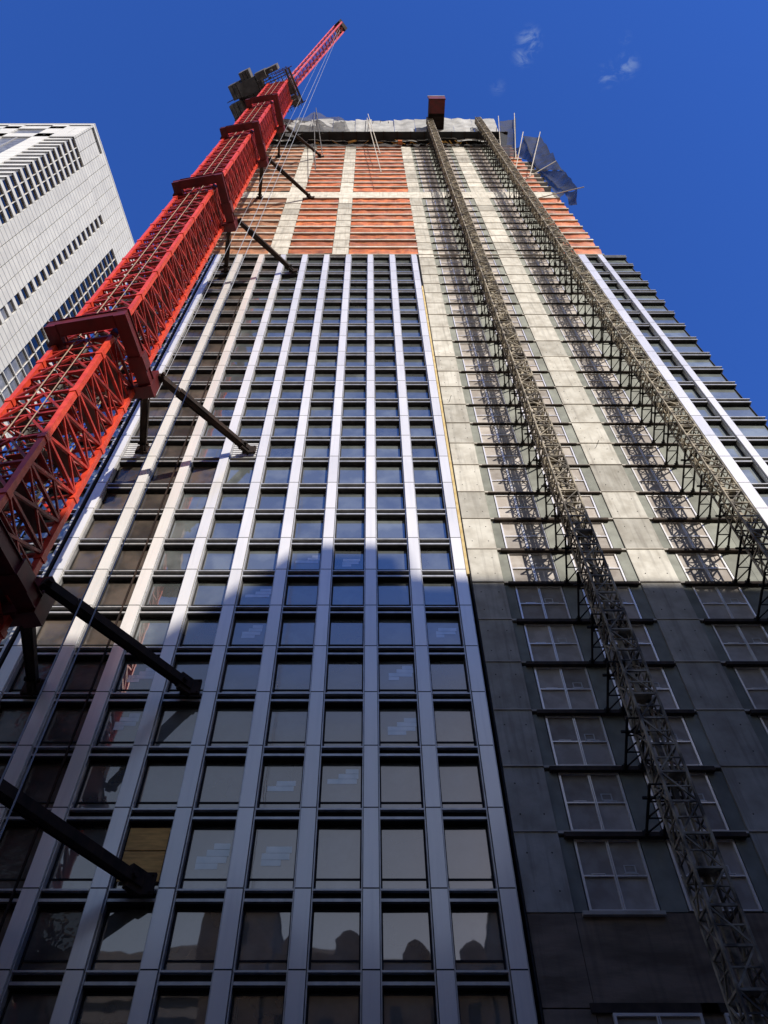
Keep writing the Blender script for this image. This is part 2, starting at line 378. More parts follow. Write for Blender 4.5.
for (x0,x1) in ((8.95,9.6),(12.8,14.0),(17.3,18.1),(20.75,21.4),(24.65,29.05)):
  for part in (0,1):
    m=MB()
    for a,b in zip(seg[:-1],seg[1:]):
        if b>belt0+1 and a<belt1-1: continue
        if (a>belt0)!=bool(part): continue
        n=3 if x1-x0>3 else 1
        for k in range(n):
            u0=x0+(x1-x0)*k/n; u1=x0+(x1-x0)*(k+1)/n
            m.box(u0+.01,u1-.01,FY+.17,FY+.9,a+.04,b-.25,R.random())
    m.build('sheathing_panel',M['green'],tower)
for (x0,x1) in ((8.97,18.08),(20.77,29.05)):
    for n,z in enumerate(wl):
        o=MB().box(x0,x1,FY+.04,FY+.9,z-.10,z+.035,R.random()).build('slab_edge',M['slab'],tower)
        d=.20
        pr=.10 if z<50 else .03; k=MB().box(x0+.25,x1-R.uniform(.1,.4),FY-pr,FY+.88,z-(.34 if z<50 else .25),z-.105); k.build('ledge_angle',M['ledge'],o)
    MB().box(x0+.3,x0+3.9,FY-.12,FY+.3,18.55,18.72).build('window_sill',M['slab'],tower)
# low casement row just below the blank wall
for (x0,x1) in pk:
    f=MB(); bd=MB(); casement(x0-.1,x1+.3,11.2,14.7,f,bd); 
    f.v=[(x,y-.28,z) for x,y,z in f.v]; bd.v=[(x,y-.28,z) for x,y,z in bd.v]
    w=f.build('casement_window',M['frame'],tower); bd.build('boarding',M['board'],w)
    MB().box(x0-.9,x1+1.1,FY-.02,FY+.088,14.75,15.1).build('ledge_angle',M['ledge'],tower)

# --- open floors near the top with tarpaulins
def tarp(x0,x1,z0,z1,m_,y=FY+.1,label=None):
    sd=R.random()*100; sag=R.uniform(.1,.6)
    def fn(u,v):
        x=x0+(x1-x0)*u; z=z1+(z0-z1)*v
        n=noise.noise(Vector((x*.45,z*.6,sd))); n2=noise.noise(Vector((x*1.5,z*1.5,sd)))
        bot=noise.noise(Vector((x*.35,sd,0)))*.5*v
        return (x, y+.12+.35*n*math.sin(v*math.pi*.9)+.1*n2 - .15*math.sin(v*3), z+bot-sag*math.sin(u*math.pi)*v)
    m=MB().grid(fn,14,5,R.random()); o=m.build('orange_tarpaulin' if m_ is M['orange'] else 'brown_tarpaulin',m_,tower,smooth=True)
    return o
xb=[(-23.8,-14.45,'brown'),(-11.65,-5.4,'orange'),(-3.0,6.9,'orange'),(27.4,32.9,'orange')]
lev_up=[TOPG+.1]+up1+[belt0]
groups=[([TOPG+.15]+up1+[belt0]),([belt1]+up2)]
for gi,zs in enumerate(groups):
    for a,b in zip(zs[:-1],zs[1:]):
        if b-a<1.0: continue
        for (q0,q1) in ((-24,-14.45),(-11.65,-5.4),(-3,6.9),(27.2,31.5 if (gi==1 and b>172) else 33)):
            MB().box(q0,q1,FY-.10,FY+7,b-.50,b,R.random()).build('floor_slab',M['slab'],tower)
        for (x0,x1,c) in xb:
            hh=b-a; k=R.uniform(.45,.72)
            if x0>20 and gi==1: x1=31.4
            tarp(x0,x1,b-.45-hh*k,b-.45,M[c])
MB().box(-24,33,FY-.02,FY+3,TOPG-.02,TOPG+.16).build('floor_slab',M['slab'],tower)
MB().box(24.65,27.2,FY+.2,FY+.9,TOPG,ROOF).build('sheathing_panel',M['green'],tower)
MB().box(-20,31,FY+1.2,FY+23,ROOF-.35,ROOF).build('roof_slab',M['slab'],tower)

# --- wind screen around the top working deck
zb,zt=186.8+EYE,202.6+EYE
xs=-21.5; DS=31.0
deck=MB().box(-22.5,30.5,DS+.1,FY+6,zb+.6,zb+1.0).build('working_deck',M['body'],tower)
while xs<29.5:
    w_=R.uniform(3.6,5.6); x1=min(xs+w_,30)
    dz=R.uniform(-.6,.5); sd=R.random()*50; y0=R.uniform(-.25,.25); low=R.uniform(-.7,.4)
    if x1-xs>1:
        def fn(u,v,xs=xs,x1=x1,dz=dz,sd=sd,y0=y0,low=low):
            x=xs+.01+(x1-xs-.02)*u; z=zb+low+(zt+dz-zb-low)*v
            return (x, DS+y0+.35*noise.noise(Vector((x*.5,z*.25,sd)))+(1.8*(1-v)), z+.5*noise.noise(Vector((x*.5,sd,0))))
        o=MB().grid(fn,6,8,R.random()).build('screen_panel',M['greytarp'],tower,smooth=True)
    xs=x1+.03
m=MB()
for k in range(18):
    x=-21+k*3; m.box(x-.12,x+.12,DS-.0,FY+1,zb+.3,zb+.6)
m.box(-22,30,DS+1.9,DS+2.1,zb+.25,zb+.6); m.build('deck_joist',M['tie'],tower)
m=MB().grid(lambda u,v:(-22+29*u, DS+2.4+.4*noise.noise(Vector((u*20,v*2,3))), zb+.3-(3.2+1.2*noise.noise(Vector((u*14,0,8))))*v),40,4)
m.build('debris_net',M['netw'],tower,smooth=True)
MB().grid(lambda u,v:(8+20*u, DS+2.4+.4*noise.noise(Vector((u*20,v*2,5))), zb+.3-(2.2+1.2*noise.noise(Vector((u*14,0,9))))*v),30,4).build('debris_net',M['netw'],tower,smooth=True)
m=MB()
for k in range(26):
    x=-21.5+k*2.0+R.uniform(-.3,.3); h_=zt+R.uniform(.2,1.6); m.tube((x,DS+.3,zt-2),(x+R.uniform(-.2,.2),DS+.3,h_),.05,5)
m.tube((-21.5,DS+.3,zt+.1),(29.5,DS+.3,zt+.1),.04,5); m.build('guard_rail',M['tie'],tower)
m=MB()
for k in range(40):
    x=R.uniform(-20,27); m.bar((x,R.uniform(DS+1.6,FY+.6),zb+.25),(x+R.uniform(.5,3),R.uniform(DS+1.6,FY+.6),zb+R.uniform(-.6,.2)),R.uniform(.08,.25),var=R.random())
m.build('loose_timber',M['ply'],tower)
# outrigger poles and debris nets
def zz(p): return (p[0],p[1],p[2]+EYE)
for p,q in (((30.7,30.6,204.9),(25.9,31.4,165)),((35.2,30.6,209.3),(28.1,31.4,160.3)),((33.3,30.6,184.2),(25.9,31.6,147.4)),((37,30.6,184.2),(28.5,31.6,146.6)),
            ((27.0,33.9,151),(35.1,31,156.6)),((27.5,33.9,139.5),(35.8,31,136.3)),
            ((-13.6,30.5,216.6),(-9.4,31.2,164.2)),((-13.7,30.5,210.4),(-10,31.2,150.7)),((-.5,30.5,207.4),(2,31.2,164.2)),((-.7,30.5,201.6),(2,31.2,148.2))):
    MB().tube(zz(p),zz(q),.09).build('outrigger_pole',M['slab'] if q[0]>-5 else M['deck'],tower)
def quadnet(pts,name='debris_net',mt='net'):
    a,b,c,d=[Vector(zz(p)) for p in pts]
    def fn(u,v):
        p=(a*(1-u)+b*u)*(1-v)+(d*(1-u)+c*u)*v
        return p+Vector((0,.5*math.sin(u*math.pi)*math.sin(v*math.pi)+.7*noise.noise(p*.35),-1.8*math.sin(u*math.pi)*(1-v)+.8*noise.noise(p*.3+Vector((5,0,0)))*v))
    MB().grid(fn,10,10).build(name,M[mt],tower,smooth=True)
quadnet([(30.8,31.2,203),(35.3,31.2,207),(28.6,31.6,163),(26.3,31.6,167)])
quadnet([(33.4, 31.3, 184.8), (37.0, 31.3, 183.6), (35.2, 31.3, 150.5), (32.3, 33.2, 159.6)])
quadnet([(32.6, 33.2, 161.3), (35.4, 31.3, 151.3), (35.1, 31.4, 138.0), (33.6, 33.0, 140.7)])
quadnet([(33.8, 33.0, 141.4), (35.2, 31.4, 138.7), (33.5, 32.5, 130.1), (33.4, 33.3, 134.6)])
quadnet([(32.6, 33.3, 169.2), (32.8, 33.2, 161.3), (33.8, 33.0, 140.7), (32.5, 33.4, 138.3)])
quadnet([(30.8, 33.2, 178.8), (33.6, 31.4, 184.2), (32.6, 33.1, 160.0), (32.6, 33.6, 167.9)])
quadnet([(-20,31,201),(-13.7,30.8,213),(-10,31.3,188),(-18.6,31.5,185)],mt='netw')
quadnet([(-13.7,30.7,213),(-6,31,203),(-4.4,31.3,187.8),(-10.6,31.3,187)],mt='netw')
MB().obox((6.2,FY-1.2,0),(1,0,0),(0,1,0),0,.9,0,.9,zb-1.3,zb+.1).build('orange_bin',M['orange'],tower)

# ------------------------------------------------------------------ material hoist masts
def lattice_mast(name,label,cx,cy,w,z0,z1,pan,tieside):
    root=empty(name,(cx,cy,0),label,'hoist mast','hoist masts tied to the concrete strips')
    c=[(cx-w/2,cy-w/2),(cx+w/2,cy-w/2),(cx+w/2,cy+w/2),(cx-w/2,cy+w/2)]
    for (x,y) in c: MB().tube((x,y,z0),(x,y,z1),.085,6).build('chord',M['galv'],root)
    n=int((z1-z0)/pan)
    for s in range(4):
        m=MB(); a=c[s]; b=c[(s+1)%4]
        for i in range(n+1):
            z=z0+i*pan
            m.bar((*a,z),(*b,z),.095)
            if i<n:
                p,q=((a,b) if i%2 else (b,a)); m.bar((*p,z),(*q,z+pan),.075)
                if s in (0,1,3): m.bar((*a,z+pan/2),(*b,z+pan/2),.06)
        m.build('bracing',M['galv'],root)
    # rack, guide tubes, cable
    m=MB(); m.box(cx-.12,cx+.12,cy-.1,cy+.1,z0,z1); m.tube((cx-.45,cy+.2,z0),(cx-.45,cy+.2,z1),.05); m.tube((cx+.4,cy-.35,z0),(cx+.4,cy-.35,z1),.04)
    for i in range(n):
        if i%2: m.bar((cx-.5,cy-.6,z0+i*pan),(cx+.5,cy+.6,z0+i*pan),.12,.05)
        if i%3==0: m.box(cx+R.uniform(-.5,.1),cx+R.uniform(.2,.6),cy-.5,cy+.1,z0+i*pan,z0+i*pan+.12)
    m.build('rack',M['galv'],root)
    # wall brackets at each ledge
    for z in [q for q in wl if q<z1-4]:
        m=MB(); zz_=z-.24; xa,xb_=cx-.50,cx+.35; y1=FY-.1; y0=cy-w/2+.2; sh=-.68
        m.bar((xa,y1,zz_),(xa+sh,y0,zz_),.11); m.bar((xb_,y1,zz_),(xb_+sh,y0,zz_),.11)
        L=y1-y0
        for k in range(3):
            m.bar((xa+sh*k/3,y1-L*k/3,zz_),(xb_+sh*(k+1)/3,y1-L*(k+1)/3,zz_),.06); m.bar((xa+sh*(k+1)/3,y1-L*(k+1)/3,zz_),(xb_+sh*(k+1)/3,y1-L*(k+1)/3,zz_),.06)
        m.bar((xa+sh-.1,cy+w/2,zz_),(cx+w/2,cy+w/2,zz_),.11)
        for x in (xa,xb_):
            m.box(x-.16,x+.16,FY-.16,FY-.1,zz_-.14,zz_+.16); m.bar((x,y1,zz_-.0),(x+sh*.08,y1-.3,zz_),.17)
        m.build('wall_bracket',M['galvd'],root)
    MB().box(cx-1.2,cx+1.2,cy-1.2,cy+1.2,0,.35).build('base_frame',M['galvd'],root)
    return root
lattice_mast('hoist_mast','weathered lattice hoist mast with the red-ended platform at its top',13.6,30.2,1.22,.35,198.5,1.5,1)
lattice_mast('hoist_mast','weathered lattice hoist mast farther right, beside the glazed strip at the edge',24.8,30.2,1.22,.35,198.5,1.5,1)
# loading platform cantilevered at the top of the first mast
lp=empty('loading_platform',(14,FY,196),'dark steel loading platform with red end, jutting out above one hoist mast','platform')
m=MB(); x0,x1=13.3,16.9; y0,y1=25.6,FY+.0; z=195+EYE
m.box(x0,x1,y0+.2,y1,z,z+.5); m.build('floor_frame',M['tie'],lp)
m=MB()
for k in range(8): m.box(x0,x1,y0+.6+k,y0+.8+k,z-.25,z-.003)
m.box(x0,x0+.2,y0+.2,y1,z-.35,z-.253+.25); m.box(x1-.2,x1,y0+.2,y1,z-.35,z-.003)
m.build('joist',M['tie'],lp)
MB().box(x0-.1,x1+.1,y0-.1,y0+.19,z-.5,z+3.2).build('end_board',M['maroon'],lp)
MB().box(x0-.15,x1+.15,y0-.16,y0+.25,z+3.21,z+3.7).build('end_rail',M['greytarp'],lp)
MB().box(x0+.02,x1-.02,y0+.2,y0+2.9,z-.62,z-.36).build('end_plate',M['maroon'],lp)
for x in (x0,x1-.12): MB().box(x,x+.12,y0+.2,y1,z+.5,z+2.2).build('side_board',M['body'],lp)

# ------------------------------------------------------------------ tower crane
th=math.radians(9.4)
ux=Vector((-math.cos(th),math.sin(th),0)); uy=Vector((math.sin(th),math.cos(th),0))
Mm=Vector((-19.02,22.7,0)); CW=4.4
cr=[Mm, Mm+uy*CW, Mm+uy*CW+ux*CW, Mm+ux*CW]          # front-right, back-right, back-left, front-left
cc=(cr[0]+cr[2])/2
crane=empty('tower_crane',(cc.x,cc.y,0),'red lattice tower crane tied to the unfinished skyscraper by dark struts','tower crane')
CT=202.8+EYE
zc=Vector((0,0,1))
for p in cr:
    m=MB(); q=p
    m.bar(p+zc*.2,p+zc*CT,.38,up=(uy.x,uy.y,0))
    f=m; z=5.8
    while z<CT-1:
        f.bar(p+zc*(z-.22),p+zc*(z+.22),.50,up=(uy.x,uy.y,0)); z+=5.8
    m.build('chord',M['red'],crane)
PAN=2.9
n=int(CT/PAN)
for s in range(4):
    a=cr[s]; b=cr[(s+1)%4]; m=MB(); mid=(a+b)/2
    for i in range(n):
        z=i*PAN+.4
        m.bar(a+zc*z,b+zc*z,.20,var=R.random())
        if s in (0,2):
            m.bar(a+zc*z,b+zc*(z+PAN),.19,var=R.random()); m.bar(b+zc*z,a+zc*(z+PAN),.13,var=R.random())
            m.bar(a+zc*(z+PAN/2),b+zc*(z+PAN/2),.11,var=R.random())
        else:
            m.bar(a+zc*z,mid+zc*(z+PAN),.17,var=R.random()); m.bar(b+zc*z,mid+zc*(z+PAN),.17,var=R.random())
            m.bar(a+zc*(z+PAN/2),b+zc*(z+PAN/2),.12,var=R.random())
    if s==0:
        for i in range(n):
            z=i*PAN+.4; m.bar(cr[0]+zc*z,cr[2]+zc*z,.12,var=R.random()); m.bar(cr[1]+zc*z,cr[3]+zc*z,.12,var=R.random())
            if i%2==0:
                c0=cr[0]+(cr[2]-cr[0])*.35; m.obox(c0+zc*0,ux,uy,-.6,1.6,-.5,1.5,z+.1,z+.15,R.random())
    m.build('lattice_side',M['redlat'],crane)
m=MB(); ic=[cc+ux*a+uy*b for a,b in ((-.9,-.9),(.9,-.9),(.9,.9),(-.9,.9))]
for p in ic: m.bar(p+zc*.4,p+zc*(CT-3),.13)
for i in range(int(CT/1.45)-2):
    z=.6+i*1.45
    for k in range(4):
        a=ic[k]; b=ic[(k+1)%4]; m.bar(a+zc*z,b+zc*z,.07,var=R.random()); m.bar((a if i%2 else b)+zc*z,(b if i%2 else a)+zc*(z+1.45),.07,var=R.random())
    if i%4==1: m.obox(cc,ux,uy,-2.0,-.95,-1.9,1.9,z,z+.06,R.random())
    if i%4==3: m.obox(cc,ux,uy,.95,2.0,-1.9,1.9,z,z+.06,R.random())
m.build('inner_mast',M['deck'],crane)
m=MB(); q=cr[1]+ux*1.3-uy*.9
for dx in (0,.5): m.bar(q+ux*dx+zc*.5,q+ux*dx+zc*CT,.07)
for i in range(int(CT/.45)): m.bar(q+zc*(i*.45+.5),q+ux*.5+zc*(i*.45+.5),.04)
for i in range(int(CT/2.9)):                       # cage hoops of the ladder
    z=i*2.9+1
    for (p0,p1) in ((q-ux*.15,q-ux*.15-uy*.7),(q-ux*.15-uy*.7,q+ux*.65-uy*.7),(q+ux*.65-uy*.7,q+ux*.65)): m.bar(p0+zc*z,p1+zc*z,.05)
m.build('ladder',M['tan'],crane)
for tfrac,rr in ((.33,.035),(.60,.04)):
    p=cr[0]+ux*CW*tfrac-uy*.28; MB().tube(p+zc*1,p+zc*CT,rr,6).build('conduit',M['tan'],crane)
# collars and ties
CH=[(a+EYE,b+EYE) for a,b in ((17.6,18.3),(29.0,29.8),(54.0,55.9),(98.6,102.0),(135.0,140.6),(165.5,175))]
aR=Vector((-10.2,FY+.0,0)); aL=Vector((-19.2,FY+.0,0))
for h,ha in CH:
    A=Mm-ux*1.15-uy*1.2; Lc=5.3; Lv=5.75
    c4=[A,A+uy*Lv,A+uy*Lv+ux*Lc,A+ux*Lc]
    m=MB(); bw=.78; bh=.95
    for s in range(4):
        a=c4[s]; b=c4[(s+1)%4]; d=(b-a).normalized()
        e=bw/2 if s%2==0 else -bw/2
        m.bar(a-d*e+zc*h,b+d*e+zc*h,bw,bh)
        m.bar(a-d*e*1.1+zc*(h+.5),b+d*e*1.1+zc*(h+.5),bw*1.25,.06); m.bar(a-d*e*1.1+zc*(h-.5),b+d*e*1.1+zc*(h-.5),bw*1.25,.06)
    g=m
    for p in cr:
        dd=(p-cc).normalized(); g.bar(p+dd*.2+zc*h,p+dd*.55+zc*h,.55,.9)
    g.bar(c4[1]+zc*(h-.75),c4[1]+zc*(h+2.0),1.0,up=(uy.x,uy.y,0)); g.bar(c4[0]+uy*(Lc*.66)+zc*(h-.6),c4[0]+uy*(Lc*.66)+zc*(h+.6),1.2,up=(uy.x,uy.y,0))
    o=m.build('collar',M['maroon'],crane)
    st=Vector((c4[1].x+.2,c4[1].y-.3-(.9 if ha<50 else 0),min(ha+(.9 if ha<25 else 0),h+1.6))); 
    for an,dx in ((aR,.25),(aL,-.7)):
        e=Vector((an.x,an.y,ha)); p=st+Vector((dx,0,0)); d=(e-p).normalized()
        t=MB(); t.bar(p,e,.36,.42)
        t.bar(p+d*.4,p+d*2.0,.48,.56); side=d.cross(zc)
        o=t.build('tie_strut',M['tie'],crane)
        t=MB(); t.bar(p+d*2.0+side*.31,e-d*.2+side*.21,.07,.50); t.bar(p+d*2.0-side*.31,e-d*.2-side*.21,.07,.50); t.build('strut_flange',M['tie'],o)
        k=MB(); k.box(e.x-.55,e.x+.55,FY-.20,FY-.006,ha-.5,ha+.5); k.bar(e-d*.9,e,.3,1.1); k.tube(e-d*.75-side*.45,e-d*.75+side*.45,.14); k.tube(p+d*.2-side*.5,p+d*.2+side*.5,.16)
        for bx,bz in ((-.42,-.38),(.42,-.38),(-.42,.38),(.42,.38)): k.tube((e.x+bx,FY-.27,ha+bz),(e.x+bx,FY-.15,ha+bz),.05,6)
        k.build('anchor_plate',M['tie'],o)

# machinery deck, counterweights, cab, jib
top=Vector((cc.x,cc.y,CT)); jd=Vector((.925,-.38,0)); js=Vector((.38,.925,0))
def ob(o,t0,t1,n0,n1,z0,z1,m,v=.5): m.obox(o,jd,js,t0,t1,n0,n1,z0,z1,v)
m=MB(); 
for k in range(10):
    q=-3.8+k*.84
    if not -2.6<q<2.2: ob(top,q,q+.5,-3.9,3.9,CT-1.6+.1*(k%3),CT-1.5+.1*(k%3),m,R.random())
for k in range(7):
    q=-4.2+k*1.25; ob(top,-3.9,3.9,q,q+.14,CT-1.75,CT-1.62,m,R.random())
for k in range(16):
    a=R.uniform(-4.4,3.2); b=R.choice((-4.6,-4.0,3.4,2.9))+R.uniform(-.4,.4); ob(top,a,a+R.uniform(.4,1.6),b,b+R.uniform(.3,1.0),CT-1.4+R.uniform(0,1),CT+R.uniform(0,2.6),m,R.random())

for k in range(9): m.bar(top+jd*(-3.6+k*.9)-js*4.4-zc*1.7,top+jd*(-3.6+k*.9)+js*4.4-zc*1.7,.12)

for s in (-1,1):
    ob(top,-3.4,3.4,s*3.4-.1,s*3.4+.1,CT-1.3,CT-1.2+.1,m); ob(top,-3.4,3.4,s*3.4-.04,s*3.4+.04,CT-.3,CT-.2,m)
    ob(top,s*3.4-.04,s*3.4+.04,-3.3,3.3,CT-.3,CT-.2,m)
    for k in range(6): ob(top,-3.4+k*1.3,-3.3+k*1.3,s*3.4-.05,s*3.4+.05,CT-1.35,CT-.2,m)
m.build('climbing_platform',M['deck'],crane)
m=MB(); ob(top,-1.7,1.7,-1.7,1.7,CT+.1,CT+2.0,m); m.build('slewing_ring',M['deck'],crane)
m=MB(); ob(top,-13.0,3.2,-1.7,1.7,CT+2.0,CT+2.6,m,.3); ob(top,-10.0,-3.0,-4.8,-1.72,CT+2.05,CT+2.4,m,.4); ob(top,-8.2,-4.4,-5.2,-2.2,CT+.4,CT+2.0,m,.1); ob(top,-4.0,-1.5,-5.6,-3.8,CT-.6,CT+3.4,m,.25); ob(top,-2.2,1.4,-5.4,-4.3,CT+.6,CT+4.6,m,.6)
for k in range(8): ob(top,-10+k*1.6,-9.8+k*1.6,-2.6,2.6,CT+1.75,CT+1.98,m,.8)
for s in (-1,1):
    ob(top,-13.0,3.2,s*2.6-.06,s*2.6+.06,CT+1.7,CT+1.8,m,.2); ob(top,-13.0,3.2,s*2.6-.04,s*2.6+.04,CT+3.6,CT+3.7,m,.2)
    for k in range(9): ob(top,-10.5+k*1.7,-10.4+k*1.7,s*2.6-.04,s*2.6+.04,CT+1.8,CT+3.6,m,.2)
m.build('machinery_deck',M['deck'],crane)
for (t0,t1,n0,n1,z0,z1) in ((-11.0,-8.0,-5.6,-2.4,CT+.6,CT+4.2),(-12.2,-9.2,-2.0,.8,CT-1.4,CT+2.2),(-7.6,-5.0,-7.0,-4.4,CT+1.2,CT+5.0),(-12.4,-10.4,1.0,2.6,CT-1.8,CT+1.2)):
    m=MB(); 
    for k in range(3): 
        a=t0+(t1-t0)*k/3; ob(top,a,a+(t1-t0)/3-.12,n0,n1,z0,z1,m,R.random())
    m.build('counterweight',M['deck'],crane)
m=MB(); ob(top,-6.0,-2.0,-1.5,1.5,CT+2.6,CT+5.2,m,.6); ob(top,-5.6,-2.4,-2.3,-1.51,CT+2.6,CT+4.2,m,.1); m.build('winch_house',M['maroon'],crane)
m=MB(); ob(top,.6,3.0,1.9,3.7,CT+.9,CT+3.3,m,.8); cab=m.build('cab',M['deck'],crane)
m=MB(); ob(top,3.01,3.05,2.0,3.6,CT+1.5,CT+3.1,m); m.build('cab_window',M['glass'],cab)
m=MB(); 
for s in (-1,1):
    m.bar(top+jd*1.0+js*s*1.4+zc*2.6,top-jd*2.5+js*s*.5+zc*13,.28); m.bar(top-jd*6+js*s*1.4+zc*2.6,top-jd*2.5+js*s*.5+zc*13,.24)
    m.bar(top+jd*0.2+js*s*3.8-zc*.2,top+jd*4.8+js*s*3.8-zc*.6,.16); 
for k in (.4,.7,1): m.bar(top+jd*(1-3.5*k)+js*1.4*(1-.64*k)+zc*(2.6+10.4*k),top+jd*(1-3.5*k)-js*1.4*(1-.64*k)+zc*(2.6+10.4*k),.16)
m.build('a_frame',M['maroon'],crane)
root_=top+jd*1.8+zc*2.8; tip=Vector((-8.3,15.5,251+EYE)); d=(tip-root_); JL=d.length; d.normalize()
nrm=js.cross(d).normalized(); 
hw=1.05
corner=[js*hw+nrm*hw, js*-hw+nrm*hw, js*-hw-nrm*hw, js*hw-nrm*hw]
M['jibred']=mat('jib_paint',(.86,.17,.18),(.72,.11,.12),rough=.45,scale=1)
jm=MB()
for c_ in corner: jm.bar(root_+c_*.9,tip+c_,.30,up=(uy.x,uy.y,0))
jib=jm.build('luffing_jib',M['jibred'],crane)
lm=MB(); nj=16
for s in range(4):
    for i in range(nj+1):
        a=root_+d*(JL*i/nj)+corner[s]; b=root_+d*(JL*i/nj)+corner[(s+1)%4]; lm.bar(a,b,.14)
        if i<nj:
            b2=root_+d*(JL*(i+1)/nj)+corner[(s+1)%4]; lm.bar(a,b2,.12)
lm.build('jib_lacing',M['redlat'],jib)
hm=MB(); hm.bar(tip-d*1.2,tip+d*.9,2.9,2.6); hm.build('jib_head',M['tie'],jib)
for off,zbot in ((js*.3,7),(js*-.3,7)):
    p=tip+off; MB().tube(p,(p.x,p.y,zbot),.022,5).build('hoist_rope',M['rope'],crane)
p=top+jd*4.5+zc*6; MB().tube(root_+d*26+js*1.2,(-16.4,27.2,54.8),.022,5).build('tag_rope',M['rope'],crane)
for s in (-1,1): MB().tube(top-jd*2.5+js*s*.4+zc*13,tip+js*s*.4+nrm*hw,.03,5).build('pendant_rope',M['rope'],crane)
hb=MB(); hb.box(tip.x-.5,tip.x+.5,tip.y-.35,tip.y+.35,5.4,7); hb.tube((tip.x,tip.y,5.4),(tip.x,tip.y,4.6),.12); hb.build('hook_block',M['yellow'],crane)
MB().box(cc.x-4,cc.x+4,cc.y-4,cc.y+4,0,.35).build('foundation',M['slab'],crane)

# ------------------------------------------------------------------ white office tower on the left
C0=Vector((-77,37.5,0)); d1=Vector((.153,.988,0)); n1=Vector((.988,-.153,0)); d2=Vector((-1,0,0)); n2=Vector((0,-1,0))
HB=238+EYE
off=empty('office_tower',(C0.x,C0.y,0),'white clad office tower with wraparound corner windows, left of the red crane','office tower')
L1=40
fp=[C0,C0+d1*L1,C0+d1*L1+d2*60,C0+d2*60]
fpi=[C0+d2*.5-n2*.5*0+Vector((0,.45,0)),C0+d1*L1+d2*.5,C0+d1*L1+d2*60,C0+d2*60+Vector((0,.45,0))]
MB().plan([(p.x,p.y) for p in reversed(fpi)],0,HB-.5).build('building_core',M['body'],off)
FP=3.8; ztop=219.5+EYE
def strip(o,dd,nn,t0,t1,z0,z1,gap=.16,pw=3.0):
    m=MB(); k=max(1,round((t1-t0)/pw)); w_=(t1-t0)/k
    for i in range(k): m.obox(o,dd,nn,t0+i*w_+gap/2,t0+(i+1)*w_-gap/2,-.5,0,z0,z1,R.random())
    return m.build('cladding_panel',M['clad'],off)
# face towards the street (d1)
zslot0,zslot1=234.5+EYE,236.6+EYE
strip(C0,d1,n1,0,L1,zslot1,HB,gap=.02)
strip(C0,d1,n1,0,.6,ztop,zslot1); strip(C0,d1,n1,7.3,L1,ztop,zslot1); strip(C0,d1,n1,.6,7.3,ztop,zslot0)
for (a,b) in ((7.3,19.8),(22.2,29.1),(34.8,36.0),(38.4,L1)): strip(C0,d1,n1,a,b,0,ztop)
strip(C0,d1,n1,36.0,38.4,214,ztop)
cols=[(0.3,7.3,3),(19.8,22.2,1),(29.1,34.8,2),(36,38.4,1)]
gl=glass('office_glass',(.19,.20,.225),(.30,.25,.20),.03,ior=1.12)
nf=int(ztop/FP); cntw=0; rest=MB()
for f in range(nf):
    z1=ztop-f*FP; z0=z1-FP
    for ci,(a,b,k) in enumerate(cols):
        wide=ci==2
        if ci==3 and f<2: continue
        sp=MB().obox(C0,d1,n1,a if ci else .0,b,-.35,-.02,z0,z0+(.28 if wide else 1.25),R.random())
        for j in range(1,k): 
            t=a+(b-a)*j/k; sp.obox(C0,d1,n1,t-.06,t+.06,-.38,-.1,z0,z1)
        if ci==0:
            sp.obox(C0,d2,n2,0.0,6.4,-.35,-.02,z0,z0+1.25)
        w_=MB().obox(C0,d1,n1,a+.02,b-.02,-.46,-.40,z0+(.28 if wide else 1.25),z1,R.random())
        if ci==0: w_.obox(C0,d2,n2,0.3,6.4,-.44,-.36,z0+1.25,z1)
        if f<33 and cntw<100:
            cntw+=1; s_=sp.build('spandrel',M['clad'],off); w_.build('window',gl,off)
        else:
            if ci==0 and False: pass
            n0=len(rest.v); rest.v+=sp.v; rest.f+=[tuple(i+n0 for i in q) for q in sp.f]; rest.a+=sp.a
rest.build('spandrel',M['clad'],off,stuff=True)
for (a,b) in ((6.4,10.8),(18.7,23.1),(31,35.4),(43.3,47.7),(55.6,60)): strip(C0,d2,n2,a,b,0,HB-1,gap=.05,pw=4.4)
strip(C0,d2,n2,0,60,zslot1,HB,gap=.02,pw=9); strip(C0,d2,n2,0,60,231+EYE,zslot0,gap=.02,pw=9); strip(C0,d2,n2,0,60,219.5+EYE,224+EYE,gap=.02,pw=9)
strip(C0,d2,n2,0,6.4,224+EYE,231+EYE)
m=MB()
for (a,b) in ((10.8,18.7),(23.1,31),(35.4,43.3),(47.7,55.6)):
    m.obox(C0,d2,n2,a,b,-.44,-.36,0,231+EYE)
m.build('window_strip',gl,off)
m=MB()
for (a,b) in ((10.8,18.7),(23.1,31),(35.4,43.3),(47.7,55.6)):
    t=(a+b)/2; m.obox(C0,d2,n2,t-.12,t+.12,-.34,-.1,0,219.5+EYE)
m.build('mullion',M['trim'],off)
MB().plan([(p.x,p.y) for p in reversed([C0+n1*.05+n2*.05,C0+d1*L1+n1*.05,C0+d1*L1+d2*60,C0+d2*60+n2*.05])],HB,HB+.5).build('roof_coping',M['clad'],off)

